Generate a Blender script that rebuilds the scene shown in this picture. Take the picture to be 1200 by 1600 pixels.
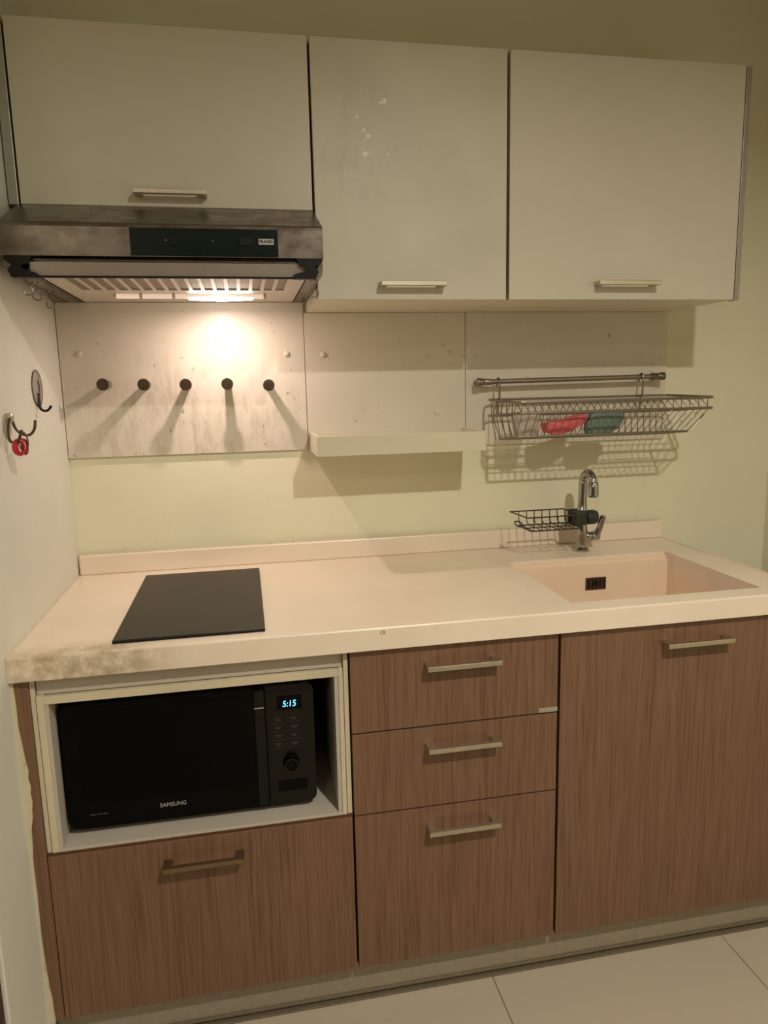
import bpy, bmesh, math, random
from mathutils import Vector, Matrix
random.seed(4)
S = bpy.context.scene
C = S.collection
for o in list(bpy.data.objects): bpy.data.objects.remove(o)

# ------------------------------------------------------------------ camera
CP = Vector((.4264, -1.8844, 1.2787)); YAW, PITCH, ROLL, FPX = .18816, -.17005, -.02273, 1125.4
cy, sy, cp, sp, cr, sr = math.cos(YAW), math.sin(YAW), math.cos(PITCH), math.sin(PITCH), math.cos(ROLL), math.sin(ROLL)
fw = Vector((sy*cp, cy*cp, sp)); rt = Vector((cy, -sy, 0)); up = rt.cross(fw)
r2 = rt*cr + up*sr; u2 = up*cr - rt*sr
cam = bpy.data.cameras.new('camera'); cam.sensor_fit = 'HORIZONTAL'; cam.sensor_width = 36; cam.lens = 36*FPX/1200
cam.clip_start = .02
co = bpy.data.objects.new('camera', cam); C.objects.link(co)
M4 = Matrix((r2, u2, -fw)).transposed().to_4x4(); M4.translation = CP
co.matrix_world = M4
S.camera = co

# ------------------------------------------------------------------ world, lights, exposure
S.view_settings.view_transform = 'Standard'; S.view_settings.look = 'None'
S.view_settings.gamma = 1; S.view_settings.use_curve_mapping = False
S.view_settings.exposure = 0.0
W = bpy.data.worlds.new('world'); S.world = W; W.use_nodes = True
W.node_tree.nodes['Background'].inputs[0].default_value = (1, .9, .7, 1)
W.node_tree.nodes['Background'].inputs[1].default_value = .02
def area(name, loc, rot, size, power, col, shape='DISK', sy_=None, spread=180):
    l = bpy.data.lights.new(name, 'AREA'); l.shape = shape; l.size = size; l.energy = power; l.color = col
    if sy_: l.size_y = sy_
    l.spread = math.radians(spread)
    o = bpy.data.objects.new(name, l); C.objects.link(o); o.location = loc; o.rotation_euler = rot
    return o
CEIL = 2.40
KEY = area('ceiling_downlight_light', (1.08, -2.09, CEIL-.032), (0, 0, 0), .085, 36, (1, .93, .79), spread=158)
FAR = area('room_fill_light', (-.5, -3.3, CEIL-.032), (0, 0, 0), .5, 5, (1, .92, .72))  # added fill with no known source, lifts shadows and the upper wall
HOODP = 1.45
HOODC = (1, .77, .68)

# ------------------------------------------------------------------ materials
def rgb(r, g, b): return tuple(((c/255+.055)/1.055)**2.4 if c > 10 else c/255/12.92 for c in (r, g, b)) + (1,)
def newmat(name):
    m = bpy.data.materials.new(name); m.use_nodes = True
    nt = m.node_tree; return m, nt, nt.nodes['Principled BSDF']
def coords(nt, scale=(1, 1, 1)):
    tc = nt.nodes.new('ShaderNodeNewGeometry'); mp = nt.nodes.new('ShaderNodeMapping')
    mp.inputs['Scale'].default_value = scale; nt.links.new(tc.outputs['Position'], mp.inputs['Vector']); return mp.outputs[0]
def noise(nt, scale, det=3, vec=(1, 1, 1), rough=.5):
    n = nt.nodes.new('ShaderNodeTexNoise'); n.inputs['Scale'].default_value = scale; n.inputs['Detail'].default_value = det
    n.inputs['Roughness'].default_value = rough; nt.links.new(coords(nt, vec), n.inputs['Vector']); return n.outputs['Fac']
def ramp(nt, fac, stops):
    r = nt.nodes.new('ShaderNodeValToRGB'); el = r.color_ramp.elements
    while len(el) < len(stops): el.new(.5)
    for e, (p, c) in zip(el, stops): e.position = p; e.color = c if len(c) == 4 else (*c, 1)
    nt.links.new(fac, r.inputs[0]); return r.outputs[0]
def mix(nt, fac, a, b):
    m = nt.nodes.new('ShaderNodeMix'); m.data_type = 'RGBA'
    for k, v in ((0, fac), (6, a), (7, b)):
        if hasattr(v, 'is_output'): nt.links.new(v, m.inputs[k])
        else: m.inputs[k].default_value = v
    return m.outputs[2]
def math_(nt, op, a, b=0.0):
    m = nt.nodes.new('ShaderNodeMath'); m.operation = op
    for k, v in ((0, a), (1, b)):
        if hasattr(v, 'is_output'): nt.links.new(v, m.inputs[k])
        else: m.inputs[k].default_value = v
    return m.outputs[0]
G0, G1 = (0, 0, 0, 1), (1, 1, 1, 1)
def bumpy(nt, b, fac, strength=.1, dist=.002):
    n = nt.nodes.new('ShaderNodeBump'); n.inputs['Strength'].default_value = strength; n.inputs['Distance'].default_value = dist
    nt.links.new(fac, n.inputs['Height']); nt.links.new(n.outputs[0], b.inputs['Normal'])
def near(nt, c, r0, r1, sc=(1, 1, 1)):
    """soft blob mask: 1 within r0 of point c, 0 past r1"""
    g = nt.nodes.new('ShaderNodeNewGeometry'); v = nt.nodes.new('ShaderNodeVectorMath'); v.operation = 'SUBTRACT'
    nt.links.new(g.outputs['Position'], v.inputs[0]); v.inputs[1].default_value = c
    w = nt.nodes.new('ShaderNodeVectorMath'); w.operation = 'MULTIPLY'; nt.links.new(v.outputs[0], w.inputs[0]); w.inputs[1].default_value = sc
    l = nt.nodes.new('ShaderNodeVectorMath'); l.operation = 'LENGTH'; nt.links.new(w.outputs[0], l.inputs[0])
    m = nt.nodes.new('ShaderNodeMapRange'); m.interpolation_type = 'SMOOTHSTEP'
    nt.links.new(l.outputs['Value'], m.inputs[0]); m.inputs[1].default_value = r0; m.inputs[2].default_value = r1
    m.inputs[3].default_value = 1; m.inputs[4].default_value = 0
    return m.outputs[0]
def paint(name, col, rough=.6, var=.06, speck=None, bump=.08, bscale=140, blotch=5):
    m, nt, b = newmat(name)
    dark = tuple(c*(1-var) for c in col[:3])+(1,)
    c = ramp(nt, noise(nt, blotch, 4), [(.3, dark), (.7, col)])
    if speck:
        f = ramp(nt, noise(nt, speck[0], 6, rough=.65), [(speck[1], G0), (speck[1]+.06, G1)])
        c = mix(nt, f, c, speck[2])
    nt.links.new(c, b.inputs['Base Color']); b.inputs['Roughness'].default_value = rough
    bumpy(nt, b, noise(nt, bscale, 3), bump, .001)
    return m
def plain(name, col, rough=.4, metal=0, **k):
    m, nt, b = newmat(name)
    c = ramp(nt, noise(nt, 60, 3), [(.3, tuple(v*.9 for v in col[:3])+(1,)), (.7, col)])
    nt.links.new(c, b.inputs['Base Color'])
    b.inputs['Roughness'].default_value = rough; b.inputs['Metallic'].default_value = metal
    for kk, v in k.items(): b.inputs[kk.replace('_', ' ')].default_value = v
    return m
WALLC = (.82, .79, .60, 1)
M = {}
M['wall'] = paint('wall_paint', WALLC, .65, .05, None, .25, 90)
M['wall_left'] = paint('left_wall_paint', (.74, .73, .66, 1), .6, .06, (16, .70, (.62, .57, .48, 1)), .5, 60)
M['roomwall'] = paint('room_wall_paint', (.22, .18, .14, 1), .8)  # unseen walls, dark tone chosen to dim reflections and bounce
M['ceiling'] = paint('ceiling_paint', (.8, .78, .7, 1), .8)
M['door'] = paint('cabinet_laminate', (.62, .58, .475, 1), .42, .06, (9, .72, (.55, .5, .38, 1)), .05)
M['carcass'] = paint('carcass_laminate', (.74, .67, .55, 1), .5, .05)
M['splash'] = paint('splash_laminate', (.74, .68, .57, 1), .38, .08, (38, .655, (.42, .34, .25, 1)), .05)
m, nt, b = newmat('stained_splash_laminate'); M['splash_stained'] = m
c = ramp(nt, noise(nt, 5, 4), [(.3, (.68, .62, .53, 1)), (.7, (.76, .70, .60, 1))])
st = math_(nt, 'MULTIPLY', near(nt, (.30, -.009, 1.19), .10, .42, (1, 1, 1.6)), ramp(nt, noise(nt, 1, 6, (55, 55, 16), .7), [(.47, G0), (.66, G1)]))
c = mix(nt, math_(nt, 'MULTIPLY', st, .5), c, (.44, .36, .27, 1))
c = mix(nt, ramp(nt, noise(nt, 70, 5, (1, 1, .6), .65), [(.66, G0), (.70, G1)]), c, (.38, .30, .22, 1))
nt.links.new(c, b.inputs['Base Color']); b.inputs['Roughness'].default_value = .36
M['tray'] = paint('tray_laminate', (.70, .65, .51, 1), .45, .05)
M['cream_edge'] = paint('cream_edge_band', (.66, .58, .42, 1), .6, .15, (60, .64, (.3, .22, .14, 1)))
M['niche'] = paint('niche_laminate', (.50, .45, .39, 1), .5, .06, (70, .7, (.3, .24, .18, 1)))
M['caulk'] = paint('caulk', (.66, .60, .44, 1), .7, .12, (45, .62, (.45, .36, .24, 1)), .6, 60)
m, nt, b = newmat('brushed_steel'); M['steel'] = m
c = ramp(nt, noise(nt, 14, 5, (1, 1, 2.5), .65), [(.35, (.15, .125, .10, 1)), (.62, (.22, .19, .16, 1))])
nt.links.new(c, b.inputs['Base Color']); b.inputs['Metallic'].default_value = 1
nt.links.new(ramp(nt, noise(nt, 30, 4), [(.3, (.24, .24, .24, 1)), (.7, (.4, .4, .4, 1))]), b.inputs['Roughness'])
M['visor'] = plain('visor_steel', (.50, .45, .41, 1), .42, .9)
M['trimsteel'] = plain('satin_trim', (.42, .41, .37, 1), .35, .6)
M['handle'] = plain('handle_nickel', (.60, .54, .44, 1), .36, 1)
M['handle_dark'] = plain('dark_nickel', (.30, .23, .15, 1), .38, 1)  # darker nickel tone, used on the niche drawer handle
M['chrome'] = plain('chrome', (.46, .46, .45, 1), .12, 1)
M['wire'] = plain('stainless_wire', (.30, .27, .23, 1), .4, 1)
M['darkwire'] = plain('dark_wire', (.06, .045, .035, 1), .35, .6)
M['black'] = plain('black_plastic', (.009, .008, .007, 1), .4, Specular_IOR_Level=.2)
M['gap_shade'] = plain('painted_gap_shade', (.02, .012, .01, 1), .8)  # near-black colour stands in for shade inside gaps and carcasses
M['panelgreen'] = plain('dark_control_panel', (.004, .010, .007, 1), .3, Specular_IOR_Level=.2)
M['mwblack'] = plain('microwave_black', (.002, .002, .002, 1), .12, Specular_IOR_Level=.1)
M['mwpanel'] = plain('microwave_panel', (.006, .006, .004, 1), .2, Specular_IOR_Level=.25)
M['mwglass'] = plain('microwave_window', (.001, .001, .001, 1), .05, Specular_IOR_Level=.1)
M['mwknob'] = plain('microwave_knob', (.03, .026, .022, 1), .25, .5)
M['print'] = plain('grey_print', (.33, .32, .30, 1), .5)
M['faint'] = plain('faint_print', (.055, .052, .045, 1), .6)
M['badge'] = plain('badge_silver', (.62, .62, .56, 1), .45, .2)
M['label'] = plain('label_silver', (.42, .38, .32, 1), .4, .3)
M['green'] = plain('clamp_green_plastic', (.038, .044, .032, 1), .45, Specular_IOR_Level=.3)
M['bronze'] = plain('bronze_cap', (.12, .09, .06, 1), .38, .8)
M['red'] = plain('red_rubber', (.55, .03, .035, 1), .4)
M['dkred'] = plain('brown_rubber', (.16, .04, .04, 1), .4)
M['pink'] = plain('pink_plastic', (.80, .14, .17, 1), .5)
M['capmat'] = paint('screw_cap', (.70, .64, .52, 1), .4)
M['filter'] = plain('white_enamel', (.66, .58, .52, 1), .35)
M['track'] = plain('floor_track', (.22, .18, .12, 1), .5, .4)
M['brownframe'] = plain('brown_door_frame', (.05, .022, .014, 1), .5)
M['skirting'] = plain('plinth_laminate', (.36, .31, .24, 1), .4, .25)

m, nt, b = newmat('filter_mesh'); M['mesh'] = m
c = ramp(nt, noise(nt, 700, 2), [(.35, (.16, .12, .10, 1)), (.65, (.34, .29, .26, 1))])
c = mix(nt, ramp(nt, noise(nt, 90, 3), [(.68, G0), (.72, G1)]), c, (.03, .02, .015, 1))
nt.links.new(c, b.inputs['Base Color']); b.inputs['Roughness'].default_value = .5; b.inputs['Metallic'].default_value = .3

def wood(name, k):
    m, nt, b = newmat(name)
    g = noise(nt, 1, 6, (300, 300, 7), .6); g2 = noise(nt, 1, 3, (16, 16, .8))
    c = ramp(nt, g, [(.34, (.13*k, .062*k, .034*k, 1)), (.5, (.20*k, .103*k, .059*k, 1)), (.68, (.245*k, .132*k, .079*k, 1))])
    c = mix(nt, ramp(nt, g2, [(.35, (0, 0, 0, 1)), (.7, (.55, .55, .55, 1))]), c, (.22*k, .116*k, .067*k, 1))
    nt.links.new(c, b.inputs['Base Color']); b.inputs['Roughness'].default_value = .42
    bumpy(nt, b, g, .12, .0005); return m
M['wood'] = wood('brown_wood_laminate', .9)
M['wood_edge'] = plain('wood_edge_dark', (.10, .042, .018, 1), .5)

m, nt, b = newmat('countertop_solid_surface'); M['counter'] = m
c = ramp(nt, noise(nt, 6, 4), [(.3, (.80, .68, .56, 1)), (.7, (.86, .735, .61, 1))])
c = mix(nt, ramp(nt, noise(nt, 160, 2), [(.72, G0), (.78, (.5, .5, .5, 1))]), c, (.5, .42, .33, 1))
st = math_(nt, 'MULTIPLY', near(nt, (.12, -.6, .806), .05, .21, (1, 2.5, 2.6)), ramp(nt, noise(nt, 28, 6, rough=.7), [(.34, G0), (.60, G1)]))
c = mix(nt, math_(nt, 'MULTIPLY', st, .85), c, (.36, .27, .15, 1))
st2 = math_(nt, 'MULTIPLY', near(nt, (.06, -.3, .833), .02, .2, (3.2, .6, 1)), ramp(nt, noise(nt, 60, 6, rough=.7), [(.55, G0), (.7, G1)]))
c = mix(nt, math_(nt, 'MULTIPLY', st2, .4), c, (.5, .38, .26, 1))
nt.links.new(c, b.inputs['Base Color']); b.inputs['Roughness'].default_value = .32
bumpy(nt, b, noise(nt, 40, 3), .04, .001)

m, nt, b = newmat('sink_basin_surface'); M['sink'] = m
c = ramp(nt, noise(nt, 8, 4), [(.3, (.84, .66, .51, 1)), (.7, (.90, .71, .56, 1))])
nt.links.new(c, b.inputs['Base Color']); b.inputs['Roughness'].default_value = .38

# worn middle cabinet door
m, nt, b = newmat('worn_cabinet_laminate'); M['door_worn'] = m
c = ramp(nt, noise(nt, 6, 4), [(.3, (.56, .53, .43, 1)), (.7, (.63, .595, .49, 1))])
z1 = near(nt, (.67, -.299, 1.79), .02, .15, (1, 1, .7))
d1 = math_(nt, 'MULTIPLY', z1, ramp(nt, noise(nt, 22, 6, (1, 1, .5), .7), [(.45, G0), (.7, G1)]))
c = mix(nt, math_(nt, 'MULTIPLY', d1, .55), c, (.40, .36, .25, 1))
for (px, pz, r) in ((.7479, 1.8667, .007), (.706, 1.7625, .007), (.717, 1.764, .003), (.7537, 1.7627, .003), (.7124, 1.797, .006), (.704, 1.808, .005), (.69, 1.833, .004), (.705, 1.789, .003), (.741, 1.8625, .004)):
    f = near(nt, (px, -.299, pz), r*.4, r, (1, 1, 1)); f = math_(nt, 'MULTIPLY', f, ramp(nt, noise(nt, 260, 3), [(.35, (.3, .3, .3, 1)), (.55, G1)]))
    c = mix(nt, f, c, (.95, .88, .74, 1))
nt.links.new(c, b.inputs['Base Color']); b.inputs['Roughness'].default_value = .45

# cooktop glass
m, nt, b = newmat('black_hob_glass'); M['hob'] = m
c = ramp(nt, noise(nt, 20, 4), [(.3, (.018, .014, .011, 1)), (.7, (.026, .021, .017, 1))])
nt.links.new(c, b.inputs['Base Color']); b.inputs['Roughness'].default_value = .3; b.inputs['Specular IOR Level'].default_value = .15
# floor
m, nt, b = newmat('floor_tile'); M['floor'] = m
bk = nt.nodes.new('ShaderNodeTexBrick'); bk.offset = 0; bk.squash = 1
g = nt.nodes.new('ShaderNodeNewGeometry'); mp = nt.nodes.new('ShaderNodeMapping')
mp.inputs['Location'].default_value = (-.897+.56*10, 1.10+.56*20, 0)
nt.links.new(g.outputs['Position'], mp.inputs[0]); nt.links.new(mp.outputs[0], bk.inputs['Vector'])
bk.inputs['Scale'].default_value = 1; bk.inputs['Brick Width'].default_value = .56; bk.inputs['Row Height'].default_value = .56
bk.inputs['Mortar Size'].default_value = .0014; bk.inputs['Mortar Smooth'].default_value = 0
bk.inputs['Color1'].default_value = bk.inputs['Color2'].default_value = (.46, .40, .32, 1); bk.inputs['Mortar'].default_value = (.16, .11, .06, 1)
c = mix(nt, ramp(nt, noise(nt, 5, 4), [(.3, G0), (.7, (.3, .3, .3, 1))]), bk.outputs['Color'], (.48, .40, .30, 1))
nt.links.new(c, b.inputs['Base Color']); b.inputs['Roughness'].default_value = .3
# emitters
def emit(name, col, s):
    m, nt, b = newmat(name); b.inputs['Base Color'].default_value = col; b.inputs['Emission Color'].default_value = col
    n = noise(nt, 50, 2); f = ramp(nt, n, [(0, tuple(v*.95 for v in col[:3])+(1,)), (1, col)]); nt.links.new(f, b.inputs['Emission Color'])
    b.inputs['Emission Strength'].default_value = s; return m
M['bulb'] = emit('bulb_glow', (1, .86, .74, 1), 22)
M['lampcover'] = emit('lamp_cover_glow', (1, .80, .66, 1), .45)
M['digit'] = emit('blue_digits', (.10, .55, 1, 1), 3.2)
M['downlight'] = emit('downlight_glow', (1, .87, .62, 1), 12)  # shared by the downlight and the added fill fixture
# translucent plastics
def clear(name, col, alpha, rough=.15):
    m, nt, b = newmat(name); c = ramp(nt, noise(nt, 35, 4), [(.3, tuple(v*.8 for v in col[:3])+(1,)), (.7, col)])
    nt.links.new(c, b.inputs['Base Color'])
    b.inputs['Alpha'].default_value = alpha; b.inputs['Roughness'].default_value = rough; return m
M['clear'] = clear('clear_plastic', (.72, .66, .60, 1), .42)
M['teal'] = clear('teal_plastic', (.17, .27, .24, 1), .93, .45)
M['film'] = clear('clear_hook_plate', (.62, .55, .48, 1), .45, .2)

# ------------------------------------------------------------------ mesh helpers
def B(): return bmesh.new()
def box(bm, x0, x1, y0, y1, z0, z1, bev=0, seg=2):
    t = bmesh.new(); bmesh.ops.create_cube(t, size=1)
    for v in t.verts: v.co = Vector((x0+(v.co.x+.5)*(x1-x0), y0+(v.co.y+.5)*(y1-y0), z0+(v.co.z+.5)*(z1-z0)))
    if bev: bmesh.ops.bevel(t, geom=t.edges[:], offset=bev, segments=seg, affect='EDGES', profile=.5)
    join(bm, t); return bm
def join(bm, t):
    me = bpy.data.meshes.new('tmp'); t.to_mesh(me); t.free(); bm.from_mesh(me); bpy.data.meshes.remove(me)
def tube(bm, pts, r, n=8, closed=False, flat=None):
    pts = [Vector(p) for p in pts]; N = len(pts); rings = []
    rr = r if isinstance(r, (list, tuple)) else [r]*N
    up0 = None
    for i, p in enumerate(pts):
        a = pts[(i-1) % N] if (closed or i) else p; c_ = pts[(i+1) % N] if (closed or i < N-1) else p
        t = (c_-a).normalized()
        if up0 is None:
            up0 = Vector((0, 0, 1)) if abs(t.z) < .9 else Vector((0, 1, 0))
        u = (up0 - t*up0.dot(t)).normalized(); up0 = u; v = t.cross(u)
        k = flat if flat else 1
        rings.append([bm.verts.new(p + (u*math.cos(2*math.pi*j/n) + v*k*math.sin(2*math.pi*j/n))*rr[i]) for j in range(n)])
    for i in range(N if closed else N-1):
        A, D = rings[i], rings[(i+1) % N]
        for j in range(n): bm.faces.new((A[j], A[(j+1) % n], D[(j+1) % n], D[j]))
    if not closed: bm.faces.new(rings[0][::-1]); bm.faces.new(rings[-1])
    return bm
def lathe(bm, prof, c, axis='z', n=32, cap=True):
    rings = []
    for (r, h) in prof:
        ring = []
        for j in range(n):
            a = 2*math.pi*j/n; x, y = max(r, 1e-5)*math.cos(a), max(r, 1e-5)*math.sin(a)
            p = {'z': (x, y, h), 'y': (x, h, y), 'x': (h, x, y)}[axis]
            ring.append(bm.verts.new(Vector(c)+Vector(p)))
        rings.append(ring)
    for A, D in zip(rings, rings[1:]):
        for j in range(n): bm.faces.new((A[j], A[(j+1) % n], D[(j+1) % n], D[j]))
    if cap: bm.faces.new(rings[0][::-1]); bm.faces.new(rings[-1])
    return bm
def prism(bm, poly, x0, x1, axis='x'):
    """poly of 2D points extruded along an axis: x:(y,z)  y:(x,z)  z:(x,y)"""
    f = {'x': lambda p, h: (h, p[0], p[1]), 'y': lambda p, h: (p[0], h, p[1]), 'z': lambda p, h: (p[0], p[1], h)}[axis]
    A = [bm.verts.new(f(p, x0)) for p in poly]; D = [bm.verts.new(f(p, x1)) for p in poly]
    n = len(poly)
    for i in range(n): bm.faces.new((A[i], A[(i+1) % n], D[(i+1) % n], D[i]))
    bm.faces.new(A[::-1]); bm.faces.new(D); return bm
def arc(c, r, a0, a1, n, plane='yz'):
    out = []
    for i in range(n+1):
        a = math.radians(a0+(a1-a0)*i/n); p, q = r*math.cos(a), r*math.sin(a)
        d = {'yz': (0, p, q), 'xz': (p, 0, q), 'xy': (p, q, 0)}[plane]
        out.append(tuple(c[k]+d[k] for k in range(3)))
    return out
def rrect(x0, x1, y0, y1, z, r, n=5):
    p = []
    for (cx, cy_, a) in ((x1-r, y1-r, 0), (x0+r, y1-r, 90), (x0+r, y0+r, 180), (x1-r, y0+r, 270)):
        p += arc((cx, cy_, z), r, a, a+90, n, 'xy')
    return p
def smooth_path(pts, n=6):
    P = [Vector(p) for p in pts]; P = [P[0]]+P+[P[-1]]; out = []
    for i in range(1, len(P)-2):
        for k in range(n):
            t = k/n; a, b_, c_, d = P[i-1], P[i], P[i+1], P[i+2]
            out.append(.5*((2*b_)+(-a+c_)*t+(2*a-5*b_+4*c_-d)*t*t+(-a+3*b_-3*c_+d)*t**3))
    return out+[P[-1]]
def obj(name, bm, mat, parent=None, smooth=None):
    bmesh.ops.recalc_face_normals(bm, faces=bm.faces[:])
    me = bpy.data.meshes.new(name); bm.to_mesh(me); bm.free(); me.materials.append(M[mat])
    o = bpy.data.objects.new(name, me); C.objects.link(o)
    if smooth:
        me.polygons.foreach_set('use_smooth', [True]*len(me.polygons))
        try:
            e = me.edges
            bm2 = bmesh.new(); bm2.from_mesh(me)
            for ed in bm2.edges: ed.smooth = not (len(ed.link_faces) == 2 and ed.calc_face_angle(0) > math.radians(40))
            bm2.to_mesh(me); bm2.free()
        except Exception: pass
    if parent:
        o.parent = parent
        o.matrix_parent_inverse = parent_inv(parent)
    return o
def parent_inv(p):
    m = Matrix.Identity(4); q = p
    while q:
        m = Matrix.Translation(q.location) @ q.matrix_parent_inverse.copy() @ m if False else m
        q = q.parent
    return world(p).inverted()
def world(o):
    l = Matrix.LocRotScale(o.location, o.rotation_euler, o.scale)
    return world(o.parent) @ o.matrix_parent_inverse @ l if o.parent else l
def tag(o, label, cat, group=None):
    o['label'] = label; o['category'] = cat
    if group: o['group'] = group
    return o
def thing(name, label, cat, loc, group=None):
    o = bpy.data.objects.new(name, None); C.objects.link(o); o.location = loc; o.empty_display_size = .05
    return tag(o, label, cat, group)
def struct(name, bm, mat):
    o = obj(name, bm, mat); o['kind'] = 'structure'; return o
def text(name, s, size, loc, mat, parent, ext=.0003, w=None, bold=0, shear=0):
    cu = bpy.data.curves.new(name, 'FONT'); cu.body = s; cu.size = size; cu.extrude = ext; cu.align_x = 'CENTER'; cu.align_y = 'CENTER'; cu.offset = bold; cu.shear = shear
    t = bpy.data.objects.new(name+'_tmp', cu); C.objects.link(t)
    bpy.context.view_layer.update()
    me = bpy.data.meshes.new_from_object(t.evaluated_get(bpy.context.evaluated_depsgraph_get()))
    bpy.data.objects.remove(t)
    xs = [v.co.x for v in me.vertices]; k = (w/(max(xs)-min(xs))) if w else 1
    for v in me.vertices:
        x, y, z = v.co; v.co = Vector((loc[0]+x*k, loc[1]-z, loc[2]+y))
    me.materials.clear(); me.materials.append(M[mat])
    o = bpy.data.objects.new(name, me); C.objects.link(o); o.parent = parent; o.matrix_parent_inverse = parent_inv(parent); return o

# ------------------------------------------------------------------ room shell
RX = 1.955
struct('floor', box(B(), -1.7, RX+.1, -4.6, .12, -.06, 0), 'floor')
struct('ceiling', box(B(), -1.7, RX+.1, -4.6, .12, CEIL, CEIL+.06), 'ceiling')
struct('wall_back', box(B(), -.1, RX+.1, 0, .12, 0, CEIL), 'wall')
struct('wall_left', box(B(), -.1, 0, -.765, 0, 0, CEIL, .003), 'wall_left')
struct('wall_right', box(B(), RX, RX+.1, -4.5, 0, 0, CEIL), 'wall')
struct('wall_front', box(B(), -1.7, RX+.1, -4.6, -4.5, 0, CEIL), 'roomwall')
struct('wall_far_left', box(B(), -1.7, -1.6, -4.5, .0, 0, CEIL), 'roomwall')
struct('wall_side', box(B(), -1.6, -.1, -.1, 0, 0, CEIL), 'wall')
struct('trim_1', box(B(), -.095, -.006, -.80, -.765, 0, 2.1, .003), 'brownframe')
# ragged sealant between wall and brown end panel
zs = [(.786, .004), (.74, .0045), (.70, .005), (.67, .007), (.64, .010), (.615, .0125), (.60, .0115), (.585, .0135), (.57, .0125), (.555, .0135), (.54, .012), (.525, .011), (.50, .007), (.47, .0055), (.44, .004), (.36, .0035), (.28, .003), (.22, .004), (.19, .0065), (.17, .006), (.15, .0095), (.12, .009), (.10, .011), (.095, .010)]
poly = [(0, zs[0][0])]+[(x+(.0008 if i % 2 else 0), z) for i, (z, x) in enumerate(zs)]+[(0, zs[-1][0])]
struct('trim_2', prism(B(), poly, -.5885, -.583, 'y'), 'caulk')
# sealant along countertop and wall
bm = B()
tube(bm, [(.001, -.02, .8335), (.0012, -.6, .8335)], .0022, 6)
struct('trim_3', bm, 'caulk')

# ------------------------------------------------------------------ ceiling lamp and added fill fixture
for (x, y, lab, r) in ((1.08, -2.09, 'round white recessed downlight above and behind the viewer', .0425), (-.5, -3.3, 'larger round added fill light, unseen, further back on the ceiling', .25)):  # second entry is the unseen fixture made up for the fill light
    t = thing('downlight_or_fill', lab, 'ceiling light', (x, y, CEIL))
    obj('trim_ring', lathe(B(), [(r+.004, -.003), (r+.022, -.006), (r+.024, 0), (r+.004, 0)], (x, y, CEIL), 'z', 40, False), 'filter', t, True)
    obj('diffuser', lathe(B(), [(r*.97, -.0025), (r*.97, -.001)], (x, y, CEIL), 'z', 40), 'downlight', t)

# ------------------------------------------------------------------ handles
def handle(parent, x0, x1, z, y, mat='handle'):
    """flat bow handle: two posts and a bar; z is the bar centre, y the door face"""
    bm = B()
    box(bm, x0, x1, y-.030, y-.020, z-.005, z+.005, .0012)
    for a, b_ in ((x0, x0+.016), (x1-.016, x1)):
        box(bm, a, b_, y-.022, y+.0002, z-.005, z+.005, .001)
    return obj('handle', bm, mat, parent)

# ------------------------------------------------------------------ wall cabinets
ZT, ZB, YF = 1.981, 1.468, -.299
def wall_cabinet(label, x0, x1, zb, dx0, dx1, mat, hx0, hx1, hz, strips, dy=0):
    t = thing('wall_cabinet', label, 'cabinet', ((x0+x1)/2, 0, zb), 'wall cabinets in a row')
    bm = B(); th = .016; yb = YF+.024
    box(bm, x0, x0+th, yb, -.001, zb+.003, ZT-.001); box(bm, x1-th, x1, yb, -.001, zb+.003, ZT-.001)
    box(bm, x0+th, x1-th, yb, -.001, zb+.003, zb+.019); box(bm, x0+th, x1-th, yb, -.001, ZT-.017, ZT-.001)
    box(bm, x0+th, x1-th, -.010, -.001, zb+.019, ZT-.017)
    obj('body', bm, 'carcass', t)
    d = obj('door', box(B(), dx0, dx1, YF-dy, YF+.018, zb, ZT, .0012), mat, t)
    handle(d, hx0, hx1, hz, YF-dy)
    for (a, b_) in strips:
        obj('side_trim', box(B(), a, b_, YF+.001, YF+.024, zb-.001, ZT-.001, .0008), 'trimsteel', t)
    bm = B(); box(bm, max(x0, dx0-.004), min(x1, dx1+.004), YF+.0185, YF+.0235, zb+.006, ZT-.004); obj('door_gap_shade', bm, 'gap_shade', t)  # dark sheet added behind the door as painted shade in the gap
    return t
wall_cabinet('cream wall cabinet above the range hood, widest and shortest of the three', .002, .5935, 1.6475, .0245, .5915, 'door', .2380, .3785, 1.671, [(.0025, .0205)])
wall_cabinet('middle cream wall cabinet with peeling paint chips on its door', .5955, 1.0205, ZB, .5965, 1.0175, 'door_worn', .7286, .8735, 1.499, [])
wall_cabinet('right-hand cream wall cabinet over the dish rack, with clean door and metal side trim', 1.0225, 1.6035, ZB, 1.0240, 1.5870, 'door', 1.2275, 1.3795, 1.5025, [(1.5905, 1.6035)], .001)

# ------------------------------------------------------------------ range hood
HX0, HX1 = .021, .592
t = thing('range_hood', 'stainless steel range hood with lit lamp under the left wall cabinet', 'range hood', (.3, 0, 1.4975))
bm = B()
prof = [(-.001, 1.646), (-.303, 1.646), (-.452, 1.5835), (-.4565, 1.580), (-.458, 1.575), (-.458, 1.5245), (-.440, 1.5245), (-.440, 1.502), (-.001, 1.502)]
prism(bm, prof, HX0, HX1); 
obj('body', bm, 'steel', t)
p = obj('control_panel', box(B(), .2425, .5075, -.4605, -.4575, 1.5265, 1.5745, .0008), 'panelgreen', t)
bm = B(); box(bm, .313, .327, -.4625, -.460, 1.545, 1.560, .0008); obj('slide_switch', bm, 'black', p)
bm = B(); box(bm, .436, .462, -.4625, -.460, 1.545, 1.560, .0008); obj('slide_switch', bm, 'black', p)
bm = B(); lathe(bm, [(.0012, -.001), (.0012, 0)], (.305, -.4605, 1.553), 'y', 12); obj('indicator', bm, 'print', p)
obj('indicator', lathe(B(), [(.0012, -.001), (.0012, 0)], (.388, -.4605, 1.553), 'y', 12), 'print', p)
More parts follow.
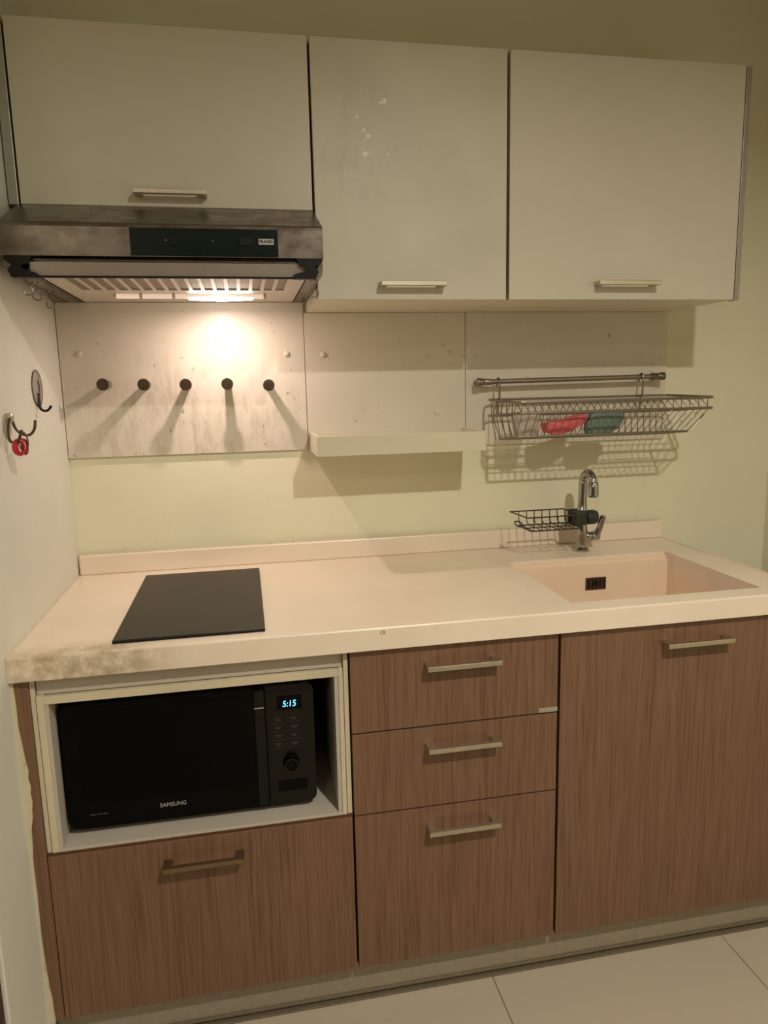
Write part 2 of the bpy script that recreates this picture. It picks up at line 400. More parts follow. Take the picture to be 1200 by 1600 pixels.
bd = obj('badge', box(B(), .4715, .4995, -.4620, -.4603, 1.5475, 1.5575, .0004), 'badge', p)
text('badge_lettering', 'FRANKE', .0085, (.4855, -.4622, 1.5525), 'black', bd, w=.025, bold=.0003)
bm = B()
tube(bm, [(.075, -.452, 1.5185), (.572, -.452, 1.5165)], .0022, 8); tube(bm, [(.075, -.447, 1.5225), (.572, -.447, 1.5215)], .0014, 8)
obj('front_rail', bm, 'steel', t, True)
bm = B(); prism(bm, [(-.4545, 1.5145), (-.4525, 1.5145), (-.4485, 1.491), (-.4505, 1.491)], .068, .566)
v = obj('visor', bm, 'visor', t)
obj('visor_edge', box(B(), .060, .572, -.453, -.447, 1.4875, 1.4912, .0008), 'black', v)
for s, xc in ((1, .028), (-1, .586)):
    bm = B()
    X = lambda a: xc+s*a
    zz = [(0, 1.524), (.046, 1.524), (.040, 1.511), (.026, 1.506), (.032, 1.500), (.052, 1.494), (.052, 1.4865), (.010, 1.4865), (.004, 1.500), (.012, 1.508), (.0, 1.516)]
    prism(bm, [(X(a), z) for a, z in zz], -.462, -.446, 'y'); obj('end_bracket', bm, 'black', t)
bm = B()  # perforated underside panel: frame bars around slots
FX0, FX1, NS = .108, .535, 17
z0, z1 = 1.4965, 1.5015
box(bm, .072, .562, -.25+.03, -.006, z0, z1); box(bm, .072, .562, -.446, -.432, z0, z1)
pitch = (FX1-FX0)/NS
box(bm, .072, FX0, -.432, -.22, z0, z1); box(bm, FX1-.007, .562, -.432, -.22, z0, z1)
for i in range(1, NS): box(bm, FX0+i*pitch-.0075, FX0+i*pitch, -.432, -.22, z0, z1)
fp = obj('filter_panel', bm, 'filter', t)
obj('filter_mesh', box(B(), FX0-.004, FX1+.004, -.436, -.215, 1.4995, 1.5012), 'mesh', fp)
for a, b_ in ((.030, .0685), (.5645, .590)):
    bm = B(); box(bm, a, b_, -.445, -.03, 1.494, 1.5018, .001); box(bm, a+.004, a+.007, -.444, -.032, 1.4925, 1.4945); box(bm, b_-.007, b_-.004, -.444, -.032, 1.4925, 1.4945)
    obj('slide_rail', bm, 'steel', t)
bm = B(); tube(bm, [(.165, -.155, 1.4935), (.487, -.155, 1.4935)], .0065, 12)
lc = obj('lamp_cover', bm, 'lampcover', t, True)
bm = B(); lathe(bm, [(.001, .318), (.0045, .322), (.0052, .335), (.0065, .375), (.008, .392), (.0065, .41), (.0052, .445), (.0045, .46), (.001, .464)], (0, -.155, 1.4885), 'x', 16); obj('bulb', bm, 'bulb', lc, True)
for x in (.163, .218, .288, .489): obj('lamp_clip', lathe(B(), [(.0085, -.003), (.0085, .003)], (x, -.155, 1.493), 'x', 12), 'filter', lc)
area('hood_lamp_light', (.385, -.158, 1.4770), (0, 0, 0), .016, HOODP, HOODC, 'RECTANGLE', .012)

# S-hooks under the hood
def s_hook(x, y, z, label, side=1, k=1, rz=0):
    pts = []
    ca, sa = math.cos(rz), math.sin(rz)
    raw = [(-.006, .001), (-.005, .006), (0, .0075), (.004, .004), (.003, -.004), (-.002, -.012), (-.007, -.018), (-.0065, -.024), (0, -.028), (.007, -.026), (.0085, -.019), (.007, -.016)]
    pts = [(x+side*a*k*ca, y+side*a*k*sa, z+b_*k) for a, b_ in raw]
    o = obj('s_hook', tube(B(), smooth_path(pts, 4), .0014, 8), 'wire', None, True)
    return tag(o, label, 'hook', 'steel hooks hanging under the range hood')
s_hook(.058, -.436, 1.487, 'small steel hook hanging at front left of the range hood, by the black end bracket', -1)
s_hook(.050, -.352, 1.488, 'middle one of the three steel hooks along the left underside of the range hood')
s_hook(.043, -.218, 1.488, 'steel hook at the rear left of the range hood, closest to the back wall corner', -1)
s_hook(.577, -.405, 1.488, 'single steel hook under the right end of the range hood')

# ------------------------------------------------------------------ splash panels with screw caps, knobs
def splash(x0, x1, z0, z1, label, caps, mat='splash'):
    t = thing('splash_panel', label, 'wall panel', ((x0+x1)/2, 0, z0), 'laminate splash panels on the wall')
    obj('board', box(B(), x0, x1, -.009, -.0005, z0, z1, .0007), mat, t)
    for cx, cz in caps:
        obj('screw_cap', lathe(B(), [(.0075, 0), (.0072, -.002), (.005, -.0042), (.0005, -.005)], (cx, -.009, cz), 'y', 20), 'capmat', t, True)
    return t
splash(.0015, .5870, 1.1265, 1.4955, 'stained white panel behind the five pegs, under the lit hood', [(.0467, 1.3763), (.5424, 1.3697)], 'splash_stained')
splash(.5885, 1.0120, 1.1205, 1.4705, 'middle cream wall panel above the long tray shelf', [(.6348, 1.3669), (.9666, 1.3658)])
splash(1.0135, 1.6000, 1.1205, 1.4705, 'right cream wall panel behind the dish rack and tap', [])
labs = ['first bronze-capped peg from the left, on the stained panel', 'second bronze-capped peg from the left on the stained panel', 'middle one of the five bronze-capped pegs', 'fourth peg from the left, right below the hood lamp', 'bronze-capped peg furthest right, nearest the tray shelf']
def make_peg():
    t = thing('wall_peg', labs[0], 'peg', (0, 0, 0), 'pegs in a row under the range hood')
    obj('stem', lathe(B(), [(.0105, 0), (.0105, -.003), (.0085, -.006), (.0085, -.064)], (0, 0, 0), 'y', 24), 'chrome', t, True)
    obj('cap', lathe(B(), [(.0120, -.062), (.0140, -.064), (.0143, -.067), (.0135, -.0695), (.0005, -.0700)], (0, 0, 0), 'y', 28), 'bronze', t, True)
    return t
peg = make_peg()
for i, (x, z) in enumerate([(.1066, 1.3023), (.1983, 1.3000), (.2948, 1.2980), (.3922, 1.2975), (.4913, 1.2925)]):
    if i == 0: q = peg
    else:
        q = peg.copy(); C.objects.link(q)
        for ch in peg.children:
            c2 = ch.copy(); C.objects.link(c2); c2.parent = q
    q.location = (x, -.0088, z); q['label'] = labs[i]

# ------------------------------------------------------------------ tray shelf
t = thing('tray_shelf', 'long shallow cream tray shelf fixed to the middle wall panel', 'shelf', (.8, 0, 1.121))
x0, x1, y0, y1, zA, zB = .5925, 1.0085, -.19, -.0095, 1.1225, 1.1700
obj('front_board', box(B(), x0, x1, y0, y0+.009, zA, zB, .0008), 'tray', t)
obj('end_board', box(B(), x0, x0+.009, y0+.0092, y1, zA, zB, .0008), 'tray', t)
obj('end_board', box(B(), x1-.009, x1, y0+.0092, y1, zA, zB, .0008), 'tray', t)
bm = B(); box(bm, x0+.0092, x1-.0092, y0+.0092, y1, zA+.001, zA+.010); box(bm, x0+.0092, x1-.0092, y1-.006, y1, zA+.010, zB-.004); obj('base_board', bm, 'tray', t)

# ------------------------------------------------------------------ rail
t = thing('hanging_rail', 'stainless rail with end caps across the right wall panel', 'rail', (1.3, -.009, 1.291))
zr0, zr1, yr = 1.2890, 1.2945, -.046
obj('bar', tube(B(), [(1.040, yr, zr0), (1.5650, yr, zr1)], .0065, 16), 'wire', t, True)
for x, z, s in ((1.031, zr0, 1), (1.5735, zr1, -1)):
    bm = B(); lathe(bm, [(.0085, 0), (.0105, .002*s), (.0105, .014*s), (.0080, .020*s), (.0090, .022*s), (.0075, .042*s)], (x, yr, z), 'x', 24)
    obj('end_cap', bm, 'wire' if s > 0 else 'steel', t, True)
for x, z in ((1.045, zr0), (1.559, zr1)):
    bm = B(); lathe(bm, [(.011, 0), (.011, -.004), (.006, -.006), (.006, -.036)], (x, -.009, z), 'y', 20); obj('wall_bracket', bm, 'wire', t, True)

# ------------------------------------------------------------------ dish rack
t = thing('dish_rack', 'stainless wire dish rack hanging from the rail above the sink', 'dish rack', (1.33, -.045, 1.145))
x0, x1, yb, yf = 1.064, 1.589, -.040, -.250
def rim(z, zb_, r=.0032):
    P = rrect(x0, x1, yf, yb, z, .018, 5)
    return [(a, b_, z+(zb_-z)*((b_-yf)/(yb-yf))) for a, b_, _ in P]
obj('upper_rim', tube(B(), rim(1.2385, 1.2425), .0032, 8, True), 'wire', t, True)
obj('lower_rim', tube(B(), rim(1.2125, 1.200), .0032, 8, True), 'wire', t, True)
bx0, bx1, bf, bb = 1.076, 1.545, -.212, -.092
bz = lambda y: 1.1535+(y+.212)/(.120)*(-.0125)
obj('bottom_frame', tube(B(), [(a, b_, bz(b_)) for a, b_, _ in rrect(bx0, bx1, bf, bb, 0, .01, 3)], .0028, 8, True), 'wire', t, True)
NW = 27
for i in range(NW):
    f = i/(NW-1); xt = x0+.014+(x1-x0-.030)*f; xb = bx0+.003+(bx1-bx0-.006)*f
    pts = [(xt, yf+.034, 1.2335), (xt, yf, 1.2125), (xb, bf+.004, bz(bf)-.001), (xb, bb-.004, bz(bb)-.001), (xt, yb-.001, 1.200), (xt, yb-.030, 1.2335)]
    obj('cross_wire', tube(B(), pts, .0011, 6), 'wire', t, True)
for ys in (yf+.034, yb-.030): obj('inner_wire', tube(B(), [(x0+.010, ys, 1.2345), (x1-.010, ys, 1.2345)], .0013, 6), 'wire', t)
for ys in (-.13, -.17): obj('floor_wire', tube(B(), [(bx0-.001, ys, bz(ys)+.0002), (bx1+.001, ys, bz(ys)+.0002)], .0015, 6), 'wire', t)
for f in range(5):
    for sx, xx, bx in ((0, x0, bx0), (1, x1, bx1)):
        y = yf+.03+(yb-yf-.06)*f/4
        obj('end_wire', tube(B(), [(xx, y, 1.24), (xx, y, 1.206), (bx, y, bz(y))], .0011, 6), 'wire', t)
for hx in (1.0915, 1.5035):
    zt = zr0+(zr1-zr0)*(hx-1.04)/.525
    pts = [(hx, yr+.012, zt-.012)]+[(hx, a, b_) for _, a, b_ in arc((hx, yr, zt), .0092, 0, 180, 8)]+[(hx, yr-.0092, zt-.02), (hx, yr-.008, 1.243), (hx, -.043, 1.236), (hx, -.0435, 1.198)]
    obj('hanger', tube(B(), pts, .0026, 8), 'wire', t, True)

# things in the rack
bm = B(); k = []
prof = [(.026, 0), (.030, .004), (.034, .030), (.038, .056), (.0365, .056), (.0325, .030), (.0285, .0055), (.0005, .0050)]
o = obj('plastic_cup', lathe(bm, prof, (1.128, -.145, 1.1500), 'z', 32), 'clear', None, True)
tag(o, 'clear plastic cup at the left end of the dish rack', 'cup')
# pink pouch / brush: faceted wedge
bm = B()
A = [(1.176, -.17, 1.176), (1.183, -.17, 1.156), (1.200, -.17, 1.1515), (1.243, -.17, 1.160), (1.285, -.17, 1.1845), (1.287, -.17, 1.199), (1.274, -.17, 1.203), (1.232, -.17, 1.191), (1.180, -.17, 1.184)]
Fv = [bm.verts.new((x, y+.002*math.sin(i*2.1), z)) for i, (x, y, z) in enumerate(A)]
Bv = [bm.verts.new((x+.004, -.118+.003*math.cos(i), z+(-.002 if z > 1.18 else .002))) for i, (x, y, z) in enumerate(A)]
Mv = bm.verts.new((1.226, -.181, 1.177)); Mv2 = bm.verts.new((1.226, -.108, 1.177))
n = len(A)
for i in range(n):
    bm.faces.new((Fv[i], Fv[(i+1) % n], Bv[(i+1) % n], Bv[i])); bm.faces.new((Fv[i], Mv, Fv[(i+1) % n])); bm.faces.new((Bv[(i+1) % n], Mv2, Bv[i]))
bmesh.ops.bevel(bm, geom=bm.edges[:], offset=.0015, segments=1, affect='EDGES')
o = obj('scrubbing_pad', bm, 'pink'); tag(o, 'crumpled pink plastic pad lying in the dish rack', 'scrubber')
# teal rounded dish standing on edge
bm = B(); pts = []
outl = [(1.288, 1.150), (1.320, 1.1485), (1.347, 1.152), (1.372, 1.163), (1.386, 1.180), (1.391, 1.198), (1.386, 1.2065), (1.300, 1.2065), (1.291, 1.196), (1.283, 1.180), (1.281, 1.163)]
n = len(outl); cxy = (sum(p[0] for p in outl)/n, sum(p[1] for p in outl)/n)
rings = []
for (kk, y) in ((.93, -.150), (1, -.156), (1, -.166), (.94, -.172), (.6, -.176), (.1, -.177)):
    rings.append([bm.verts.new((cxy[0]+(x-cxy[0])*kk, y+(.0012*math.sin(i*1.7+y*400)), cxy[1]+(z-cxy[1])*kk)) for i, (x, z) in enumerate(outl)])
for A_, D_ in zip(rings, rings[1:]):
    for i in range(n): bm.faces.new((A_[i], A_[(i+1) % n], D_[(i+1) % n], D_[i]))
bm.faces.new(rings[0]); bm.faces.new(rings[-1])
o = obj('scouring_cloth', bm, 'teal', None, True); tag(o, 'teal green rounded cloth standing in the middle of the dish rack', 'cloth')

# ------------------------------------------------------------------ countertop + sink
CT, CB, CF, CR = .833, .788, -.600, 1.606
SX0, SX1, SYB, SYF = 1.070, 1.512, -.180, -.548
t = thing('countertop', 'cream solid surface countertop with stained front left corner', 'countertop', (.8, -.3, CB))
bm = B(); r = .004
prism(bm, [(SYF, CB), (CF+.001, CB), (CF, CB+.001), (CF, CT-r)]+[(CF+r-r*math.cos(math.radians(a)), CT-r+r*math.sin(math.radians(a))) for a in (22, 45, 67, 90)]+[(SYF, CT)], .0005, CR)
box(bm, .0005, SX0, SYF, -.0005, CB, CT); box(bm, SX1, CR, SYF, -.0005, CB, CT); box(bm, SX0, SX1, SYB, -.0005, CB, CT)
obj('slab', bm, 'counter', t)
obj('upstand', box(B(), .004, 1.604, -.020, -.0095, CT, CT+.050, .003), 'counter', t)
bm = B(); tube(bm, [(.004, -.0115, CT+.0505), (.75, -.0115, CT+.051), (1.60, -.0115, CT+.0505)], .0018, 6); obj('sealant_bead', bm, 'caulk', t)
bm = B()
w = .010; zb0 = .610
box(bm, SX0-w, SX0, SYF-w, SYB+w, zb0, CB); box(bm, SX1, SX1+w, SYF-w, SYB+w, zb0, CB)
box(bm, SX0, SX1, SYF-w, SYF, zb0, CB); box(bm, SX0, SX1, SYB, SYB+w, zb0, CB)
box(bm, SX0-w, SX1+w, SYF-w, SYB+w, zb0-w, zb0)
sb = obj('sink_basin', bm, 'sink', t)
bm = B(); box(bm, SX0+.0002, SX1-.0002, SYB-.009, SYB, zb0, CT-.0085, .0008); box(bm, SX0+.0002, SX1-.0002, SYB-.018, SYB-.009, zb0, CT-.0175, .0008)
obj('stepped_ledge', bm, 'sink', t)
yo = SYB-.018
ov = obj('overflow_cover', box(B(), 1.277, 1.334, yo-.003, yo, .748, .781, .001), 'bronze', t)
bm = B()
for i in range(5): box(bm, 1.283+i*.0105, 1.2875+i*.0105, yo-.0034, yo-.0028, .752, .777)
lathe(bm, [(.007, 0), (.006, -.003)], (1.3055, yo-.003, .7645), 'y', 16)
obj('overflow_slots', bm, 'black', ov)
bm = B(); lathe(bm, [(.045, .0), (.045, .002), (.038, .003), (.030, .0005), (.0005, .0005)], (1.29, -.37, zb0), 'z', 28); obj('sink_drain', bm, 'chrome', t, True)
for P_, r_ in (([(1.023, -.285, CT), (1.024, -.42, CT), (1.0252, -.596, CT)], .0009), ([(1.069, -.19, CT), (1.069, -.548, CT)], .0012), ([(.600, -.022, CT), (.597, -.155, CT)], .0005),
               ([(1.603, -.02, CT+.0008), (1.6035, -.3, CT+.0008), (1.6035, -.598, CT+.0008)], .0022)):
    obj('seam', tube(B(), P_, r_, 6), 'counter', t)
text('maker_mark', 'CR', .0095, (.6634, CF-.0002, .8225), 'bronze', t, .0001, w=.010)

# ------------------------------------------------------------------ cooktop
t = thing('cooktop', 'black glass built-in cooktop on the left of the counter', 'cooktop', (.31, -.32, CT))
obj('glass', box(B(), .1705, .4450, -.566, -.084, CT, CT+.006, .0015), 'hob', t)
obj('beveled_front_edge', box(B(), .1715, .4440, -.5672, -.5655, CT+.0003, CT+.0045, .0005), 'black', t)

# ------------------------------------------------------------------ tap
FX, FY = 1.3065, -.110
t = thing('kitchen_tap', 'chrome single lever kitchen tap behind the sink', 'tap', (FX, FY, CT))
obj('base_flange', lathe(B(), [(.0225, 0), (.0225, .004), (.019, .008), (.0155, .011)], (FX, FY, CT), 'z', 32), 'chrome', t, True)
obj('body', lathe(B(), [(.0150, .008), (.0160, .025), (.0160, .055), (.0150, .066), (.0130, .075), (.0125, .125), (.009, .130)], (FX, FY, CT), 'z', 32), 'chrome', t, True)
SR = .029
pts = [(FX, FY, .945), (FX+.0005, FY, .985), (FX+.001, FY, 1.006)]+[(FX+.001, FY-SR+SR*math.cos(math.radians(a)), 1.018+SR*math.sin(math.radians(a))) for a in (0, 22, 45, 67, 90, 112, 135, 158)]+[(FX+.001, FY-2*SR, 1.016)]
pts2 = smooth_path(pts, 3); rad = [.0120-(.0015*i/len(pts2)) for i in range(len(pts2))]
obj('spout', tube(B(), pts2, rad, 20), 'chrome', t, True)
nz = obj('nozzle', lathe(B(), [(.0105, .014), (.0136, .010), (.0136, -.006), (.0141, -.008), (.0141, -.022), (.0120, -.024)], (FX+.001, FY-2*SR, 1.014), 'z', 28), 'chrome', t, True)
obj('aerator', lathe(B(), [(.011, -.0235), (.011, -.0262)], (FX+.001, FY-2*SR, 1.014), 'z', 24), 'black', nz)
vz = .8715
lv = obj('valve_housing', lathe(B(), [(.010, .012), (.0115, .016), (.0115, .0235), (.0098, .0245), (.0098, .026), (.0130, .0275), (.0135, .044), (.0115, .050), (.0005, .051)], (FX, FY, vz), 'x', 28), 'chrome', t, True)
bm = B(); tube(bm, smooth_path([(FX+.038, FY-.006, vz+.004), (FX+.046, FY-.010, vz+.020), (FX+.050, FY-.014, vz+.040), (FX+.054, FY-.018, vz+.058)], 4), [.0105, .0100, .0095, .009, .0086, .0083, .0081, .008, .008, .008, .008, .0076, .006], 16, flat=.75)
obj('lever', bm, 'chrome', lv, True)

# ------------------------------------------------------------------ tap caddy
t = thing('tap_caddy', 'small dark wire caddy clamped to the kitchen tap', 'caddy', (1.29, FY, .925))
cl = obj('clamp', box(B(), 1.272, 1.3075, FY-.030, FY-.0095, .908, .946, .003), 'green', t)
bm = B(); lathe(bm, [(.0185, .0), (.0195, .004), (.0195, .022), (.017, .030), (.010, .033)], (FX+.008, FY-.006, .925), 'x', 32); obj('clamp_knob', bm, 'green', cl, True)
obj('clamp_back', box(B(), 1.274, 1.3100, FY+.0135, FY+.022, .908, .946, .003), 'green', cl)
cx0, cx1, cyb, cyf = 1.106, 1.271, -.096, -.198
ztp, zbt = .948, .912
P = [(cx0+.004, cyb-.016, ztp), (cx0+.020, cyb, ztp), (1.262, cyb, ztp), (cx1, FY-.014, ztp)]
bm = B(); tube(bm, [(1.273, FY-.014, ztp-.004), (1.258, cyb, ztp), (cx0+.002, cyb, ztp), (cx0+.010, cyf, ztp), (1.262, cyf, ztp), (1.275, FY-.028, ztp-.004)], .0019, 8); obj('top_wire', bm, 'darkwire', t, True)
bm = B(); tube(bm, [(1.273, FY-.014, zbt), (1.258, cyb-.012, zbt), (cx0+.020, cyb-.012, zbt), (cx0+.022, cyf+.006, zbt), (1.262, cyf+.006, zbt), (1.275, FY-.028, zbt)], .0019, 8); obj('bottom_wire', bm, 'darkwire', t, True)
for i in range(7):
    x = cx0+.026+i*.0218
    obj('cross_wire', tube(B(), [(x, cyb, ztp), (x, cyb-.002, zbt+.008), (x+.002, cyb-.012, zbt), (x+.004, cyf+.006, zbt), (x+.001, cyf, zbt+.008), (x, cyf, ztp)] if i % 1 == 0 else [], .0013, 6), 'darkwire', t, True)
obj('floor_wire', tube(B(), [(cx0+.020, -.150, zbt), (1.272, -.150, zbt)], .0013, 6), 'darkwire', t)
obj('end_loop', tube(B(), smooth_path([(cx0+.022, -.130, zbt), (cx0+.008, -.130, zbt+.004), (cx0, -.135, zbt+.016), (cx0+.004, -.160, zbt+.020), (cx0+.010, -.175, zbt+.010), (cx0+.022, -.178, zbt)], 4), .0017, 6), 'darkwire', t, True)

# ------------------------------------------------------------------ base cabinets
Y0, YC = -.585, -.566   # door faces, carcass front
def front(parent, name, x0, x1, z0, z1):
    o = obj(name, box(B(), x0, x1, Y0, YC-.0005, z0, z1, .0010), 'wood', parent)
    return o
obj_fill = obj('filler_panel', box(B(), .0036, .0270, -.5845, -.02, .0955, .7875, .0008), 'wood')
tag(obj_fill, 'narrow brown wood filler strip between left wall and microwave niche', 'filler panel')
# microwave niche cabinet
t = thing('base_cabinet', 'base cabinet with open microwave niche over a wide brown drawer', 'cabinet', (.3, -.3, .0955), 'base cabinets under the counter')
bm = B()
box(bm, .0276, .0355, -.579, -.02, .4460, .7875, .0006); box(bm, .0370, .0490, -.5815, -.02, .4460, .7520, .0006)
box(bm, .5780, .5865, -.5815, -.02, .4460, .7520, .0006); box(bm, .5880, .5970, -.579, -.02, .4460, .7875, .0006)
box(bm, .0490, .5780, -.5815, -.02, .7360, .7500, .0006)
obj('niche_frame', bm, 'cream_edge', t)
bm = B()
box(bm, .0492, .0560, -.5795, -.03, .4525, .7355); box(bm, .5700, .5778, -.5795, -.03, .4525, .7355)
box(bm, .0492, .5778, -.5815, -.02, .4460, .4520, .0005); box(bm, .0492, .5778, -.032, -.02, .4522, .7355)
obj('niche_lining', bm, 'niche', t)
obj('fascia', box(B(), .0375, .5865, -.572, -.556, .7525, .7875), 'niche', t)
bm = B(); box(bm, .0276, .0420, -.5655, -.02, .0960, .4455); box(bm, .582, .5970, -.5655, -.02, .0960, .4455); box(bm, .0420, .5820, -.5655, -.02, .0960, .112); box(bm, .0420, .5820, -.03, -.02, .112, .4455)
obj('body', bm, 'wood_edge', t)
d = front(t, 'drawer', .0286, .5960, .0975, .4405); handle(d, .2330, .3825, .3985, Y0, 'handle_dark')
obj('edge_band', box(B(), .0276, .5970, -.5815, -.566, .4412, .4458), 'wood_edge', t)
# drawer cabinet
t = thing('base_cabinet', 'middle base cabinet with three stacked brown drawers', 'cabinet', (.815, -.3, .0955), 'base cabinets under the counter')
bm = B(); box(bm, .5985, .6140, YC, -.02, .0960, .7870); box(bm, 1.0140, 1.0290, YC, -.02, .0960, .7870); box(bm, .614, 1.014, YC, -.02, .0960, .112); box(bm, .614, 1.014, -.03, -.02, .112, .787)
box(bm, .614, 1.014, YC, -.55, .775, .787)
obj('body', bm, 'gap_shade', t)  # carcass coloured dark so the slits between drawers read as shade
for (a, b_, hz) in ((.6165, .7830, .7450), (.4425, .6135, .5745), (.0975, .4395, .3965)):
    d = front(t, 'drawer', .6005, 1.0270, a, b_); handle(d, .7470, .8975, hz, Y0)
    if a > .6: obj('label_strip', box(B(), .9860, 1.0268, Y0-.0012, Y0+.0002, .6175, .6275, .0002), 'label', d)
# sink cabinet
t = thing('base_cabinet', 'right base cabinet under the sink with one tall brown door', 'cabinet', (1.31, -.3, .0955), 'base cabinets under the counter')
bm = B(); box(bm, 1.0300, 1.0450, YC, -.02, .0960, .7870); box(bm, 1.5870, 1.6020, YC, -.02, .0960, .7870); box(bm, 1.045, 1.587, YC, -.02, .0960, .112); box(bm, 1.045, 1.587, -.03, -.02, .112, .787)
obj('body', bm, 'gap_shade', t)  # same painted shade around the sink door
d = front(t, 'door', 1.0325, 1.6010, .0975, .7820); handle(d, 1.2555, 1.4080, .7440, Y0)
# plinth
t = thing('plinth', 'pale metallic plinth board running under the base cabinets', 'plinth', (.8, -.55, 0))
obj('board', box(B(), .004, 1.600, -.552, -.538, .016, .0950), 'skirting', t)
bm = B(); box(bm, .004, 1.600, -.5575, -.538, .010, .0155, .0008); box(bm, .004, 1.600, -.5640, -.538, 0, .0045, .0008); obj('floor_track', bm, 'track', t)
obj('track_gap_shade', box(B(), .004, 1.600, -.553, -.538, .0047, .0098), 'gap_shade', t)  # dark strip painted in as shade between the two track lines

# ------------------------------------------------------------------ microwave
MX0, MX1, MZ0, MZ1, MY = .0610, .5310, .4650, .7170, -.548
t = thing('microwave_oven', 'black microwave oven in the open niche of the left base cabinet', 'microwave', (.29, -.3, .4522))
obj('casing', box(B(), MX0+.002, MX1-.002, MY+.018, -.18, MZ0, MZ1-.002, .006, 3), 'mwblack', t)
def plate(x0, x1, z0, z1, y0, y1, r, corners):
    pts = []
    for (cx, cz, a, k) in ((x1, z1, 0, 'tr'), (x0, z1, 90, 'tl'), (x0, z0, 180, 'bl'), (x1, z0, 270, 'br')):
        rr = r if k in corners else .001
        ox = cx-rr if cx == x1 else cx+rr; oz = cz-rr if cz == z1 else cz+rr
        pts += [(ox+rr*math.cos(math.radians(a+q)), oz+rr*math.sin(math.radians(a+q))) for q in (0, 22, 45, 67, 90)]
    bm = B(); prism(bm, pts, y0, y1, 'y'); bmesh.ops.bevel(bm, geom=[e for e in bm.edges if abs(e.verts[0].co.y-e.verts[1].co.y) < 1e-6 and e.verts[0].co.y < (y0+y1)/2], offset=.0015, segments=2, affect='EDGES'); return bm
d = obj('door', plate(MX0, .4370, MZ0, MZ1, MY, MY+.017, .020, ('bl', 'tl')), 'mwblack', t)
obj('window', plate(.0900, .4050, .5130, .7000, MY-.0008, MY+.001, .008, ('tl', 'bl', 'tr', 'br')), 'mwglass', d)
hd = obj('handle_strip', box(B(), .4160, .4355, MY-.006, MY-.0002, MZ0+.006, MZ1-.004, .002), 'mwpanel', d)
obj('handle_accent', box(B(), .4165, .4350, MY-.0066, MY-.0058, .6750, .6765), 'badge', hd)
text('brand_lettering', 'SAMSUNG', .0115, (.2530, MY-.0012, .4955), 'print', d, w=.049, bold=.0001)
bm = B(); x = .101
for w_ in (.012, .007, .008): box(bm, x, x+w_, MY-.0012, MY-.0005, .4925, .4945); x += w_+.002
obj('fine_print', bm, 'faint', d)
cpn = obj('control_panel', plate(.4378, MX1, MZ0, MZ1, MY, MY+.017, .016, ('br', 'tr')), 'mwpanel', t)
dsp = obj('display', box(B(), .4600, .5080, MY-.0010, MY+.0005, .6650, .6930, .0004), 'mwglass', cpn)
text('clock_digits', '5:15', .0175, (.4835, MY-.0014, .6765), 'digit', dsp, w=.026, bold=.0, shear=.12)
for r_ in range(4):
    for c_ in range(2):
        xc = .4600+c_*.031; zc = .6475-r_*.0175; bm = B()
        for k_, w_ in enumerate((.018, .012)):
            w2 = w_*random.uniform(.6, 1.05); box(bm, xc-w2/2, xc+w2/2, MY-.0008, MY, zc-.0006-k_*.0035, zc+.0006-k_*.0035)
        box(bm, xc-.0125, xc+.0125, MY-.0008, MY, zc-.0095, zc-.0092)
        obj('button', bm, 'faint', cpn)
kb = obj('dial', lathe(B(), [(.0165, 0), (.0165, -.004), (.0150, -.014), (.0138, -.016), (.0005, -.0155)], (.4830, MY, .5540), 'y', 36), 'mwblack', cpn, True)
bm = B(); lathe(bm, [(.0142, -.0155), (.0142, -.0163), (.0128, -.0163), (.0128, -.0155)], (.4830, MY, .5540), 'y', 36, False); obj('dial_ring', bm, 'mwknob', kb, True)
obj('open_button', box(B(), .4560, .5130, MY-.0016, MY+.0005, .4930, .5160, .0008), 'mwblack', cpn)
for x in (.095, .49):
    for y in (-.50, -.22): obj('foot', lathe(B(), [(.010, 0), (.012, .013)], (x, y, .4521), 'z', 16), 'black', t)

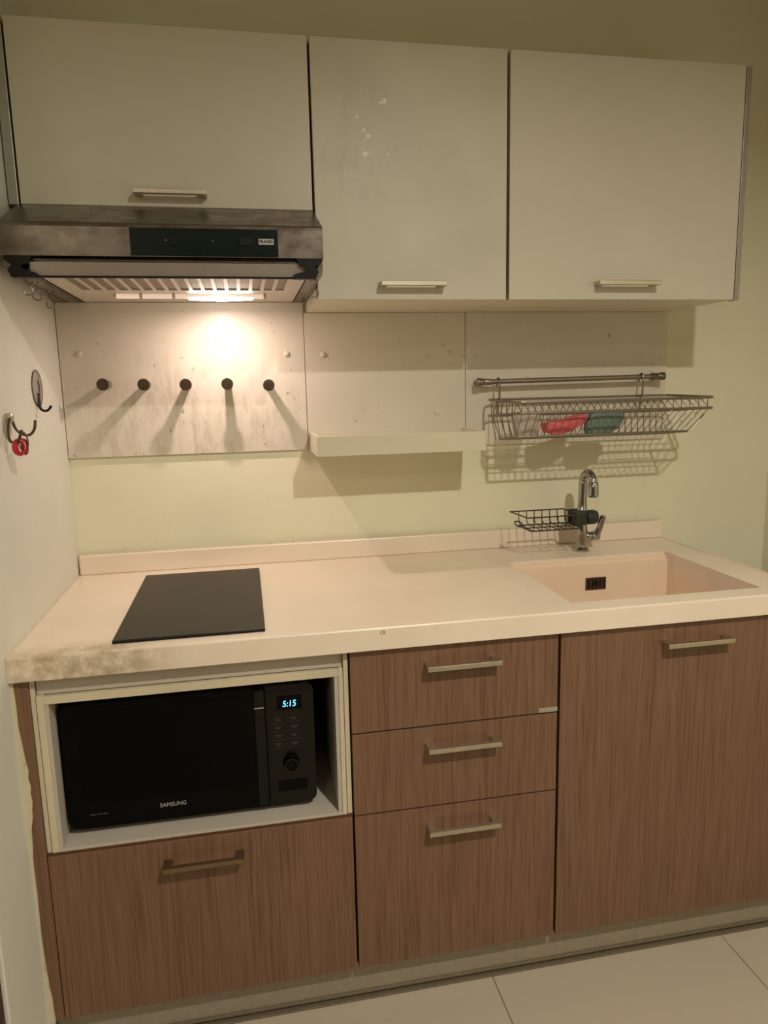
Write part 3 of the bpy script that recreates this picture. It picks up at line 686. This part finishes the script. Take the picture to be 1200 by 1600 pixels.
# ------------------------------------------------------------------ hooks on the left wall
t = thing('adhesive_hook', 'round clear adhesive wall hook with black prong, nearer the corner', 'hook', (0, -.228, 1.295))
obj('plate', lathe(B(), [(.0370, 0), (.0375, .0012), (.0345, .0030), (.0200, .0036), (.0005, .0038)], (0, -.228, 1.295), 'x', 36), 'film', t, True)
obj('plate_rim', tube(B(), [(.002, -.228+.0372*math.cos(a), 1.295+.0378*math.sin(a)) for a in [2*math.pi*i/40 for i in range(40)]], .0010, 6, True), 'bronze', t, True)
obj('stem', tube(B(), smooth_path([(.004, -.226, 1.312), (.005, -.225, 1.300), (.004, -.222, 1.288)], 4), .0016, 6), 'dkred', t, True)
obj('prong', tube(B(), smooth_path([(.0045, -.232, 1.285), (.0045, -.236, 1.268), (.008, -.240, 1.252), (.018, -.243, 1.2475), (.026, -.245, 1.252), (.030, -.246, 1.258)], 5), [.0032]*10+[.0026]*14+[.003, .0033], 8), 'black', t, True)
t = thing('double_wall_hook', 'tarnished double wall hook nearer the front, holding rubber bands', 'hook', (0, -.45, 1.23))
obj('plate', lathe(B(), [(.0230, 0), (.0230, .0018), (.0200, .0030), (.0005, .0034)], (0, -.452, 1.226), 'x', 30), 'film', t, True)
obj('boss', lathe(B(), [(.0085, .0025), (.0085, .010), (.0060, .012)], (0, -.448, 1.241), 'x', 20), 'handle', t, True)
obj('prong', tube(B(), smooth_path([(.008, -.452, 1.243), (.008, -.468, 1.222), (.013, -.486, 1.202), (.024, -.494, 1.198), (.032, -.496, 1.205), (.038, -.498, 1.220)], 5), .0026, 8), 'bronze', t, True)
obj('prong', tube(B(), smooth_path([(.008, -.446, 1.243), (.012, -.443, 1.222), (.022, -.440, 1.210), (.034, -.438, 1.208), (.043, -.437, 1.218), (.046, -.436, 1.235)], 5), .0026, 8), 'bronze', t, True)
def band(c, ry, rz_, tilt, lab, mat, r=.0016):
    P = []
    for i in range(32):
        a = 2*math.pi*i/32; v = Vector((math.cos(a)*ry, 0, math.sin(a)*rz_)); v.rotate(Matrix.Rotation(tilt, 3, 'Z')); P.append(Vector(c)+v)
    o = obj('rubber_band', tube(B(), P, r, 6, True), mat, None, True); tag(o, lab, 'rubber band', 'rubber bands on the double wall hook')
labsb = ['red rubber band in the bunch hanging on the double wall hook']*5
for i, (dx, dy, ry, tl) in enumerate(((0, -.003, .010, .9), (.003, -.001, .010, .5), (-.003, -.006, .011, .7), (.006, .004, .009, -.6), (.001, -.009, .010, .3))):
    band((.030+dx, -.4860+dy, 1.1905-.0005*i), ry*.8, .0135, tl, 'red rubber band in the bunch hanging on the double wall hook', 'red', .0017)
band((.0375, -.492, 1.198), .007, .018, .2, 'dark brown rubber band looped beside the red bunch on the double hook', 'dkred', .0015)
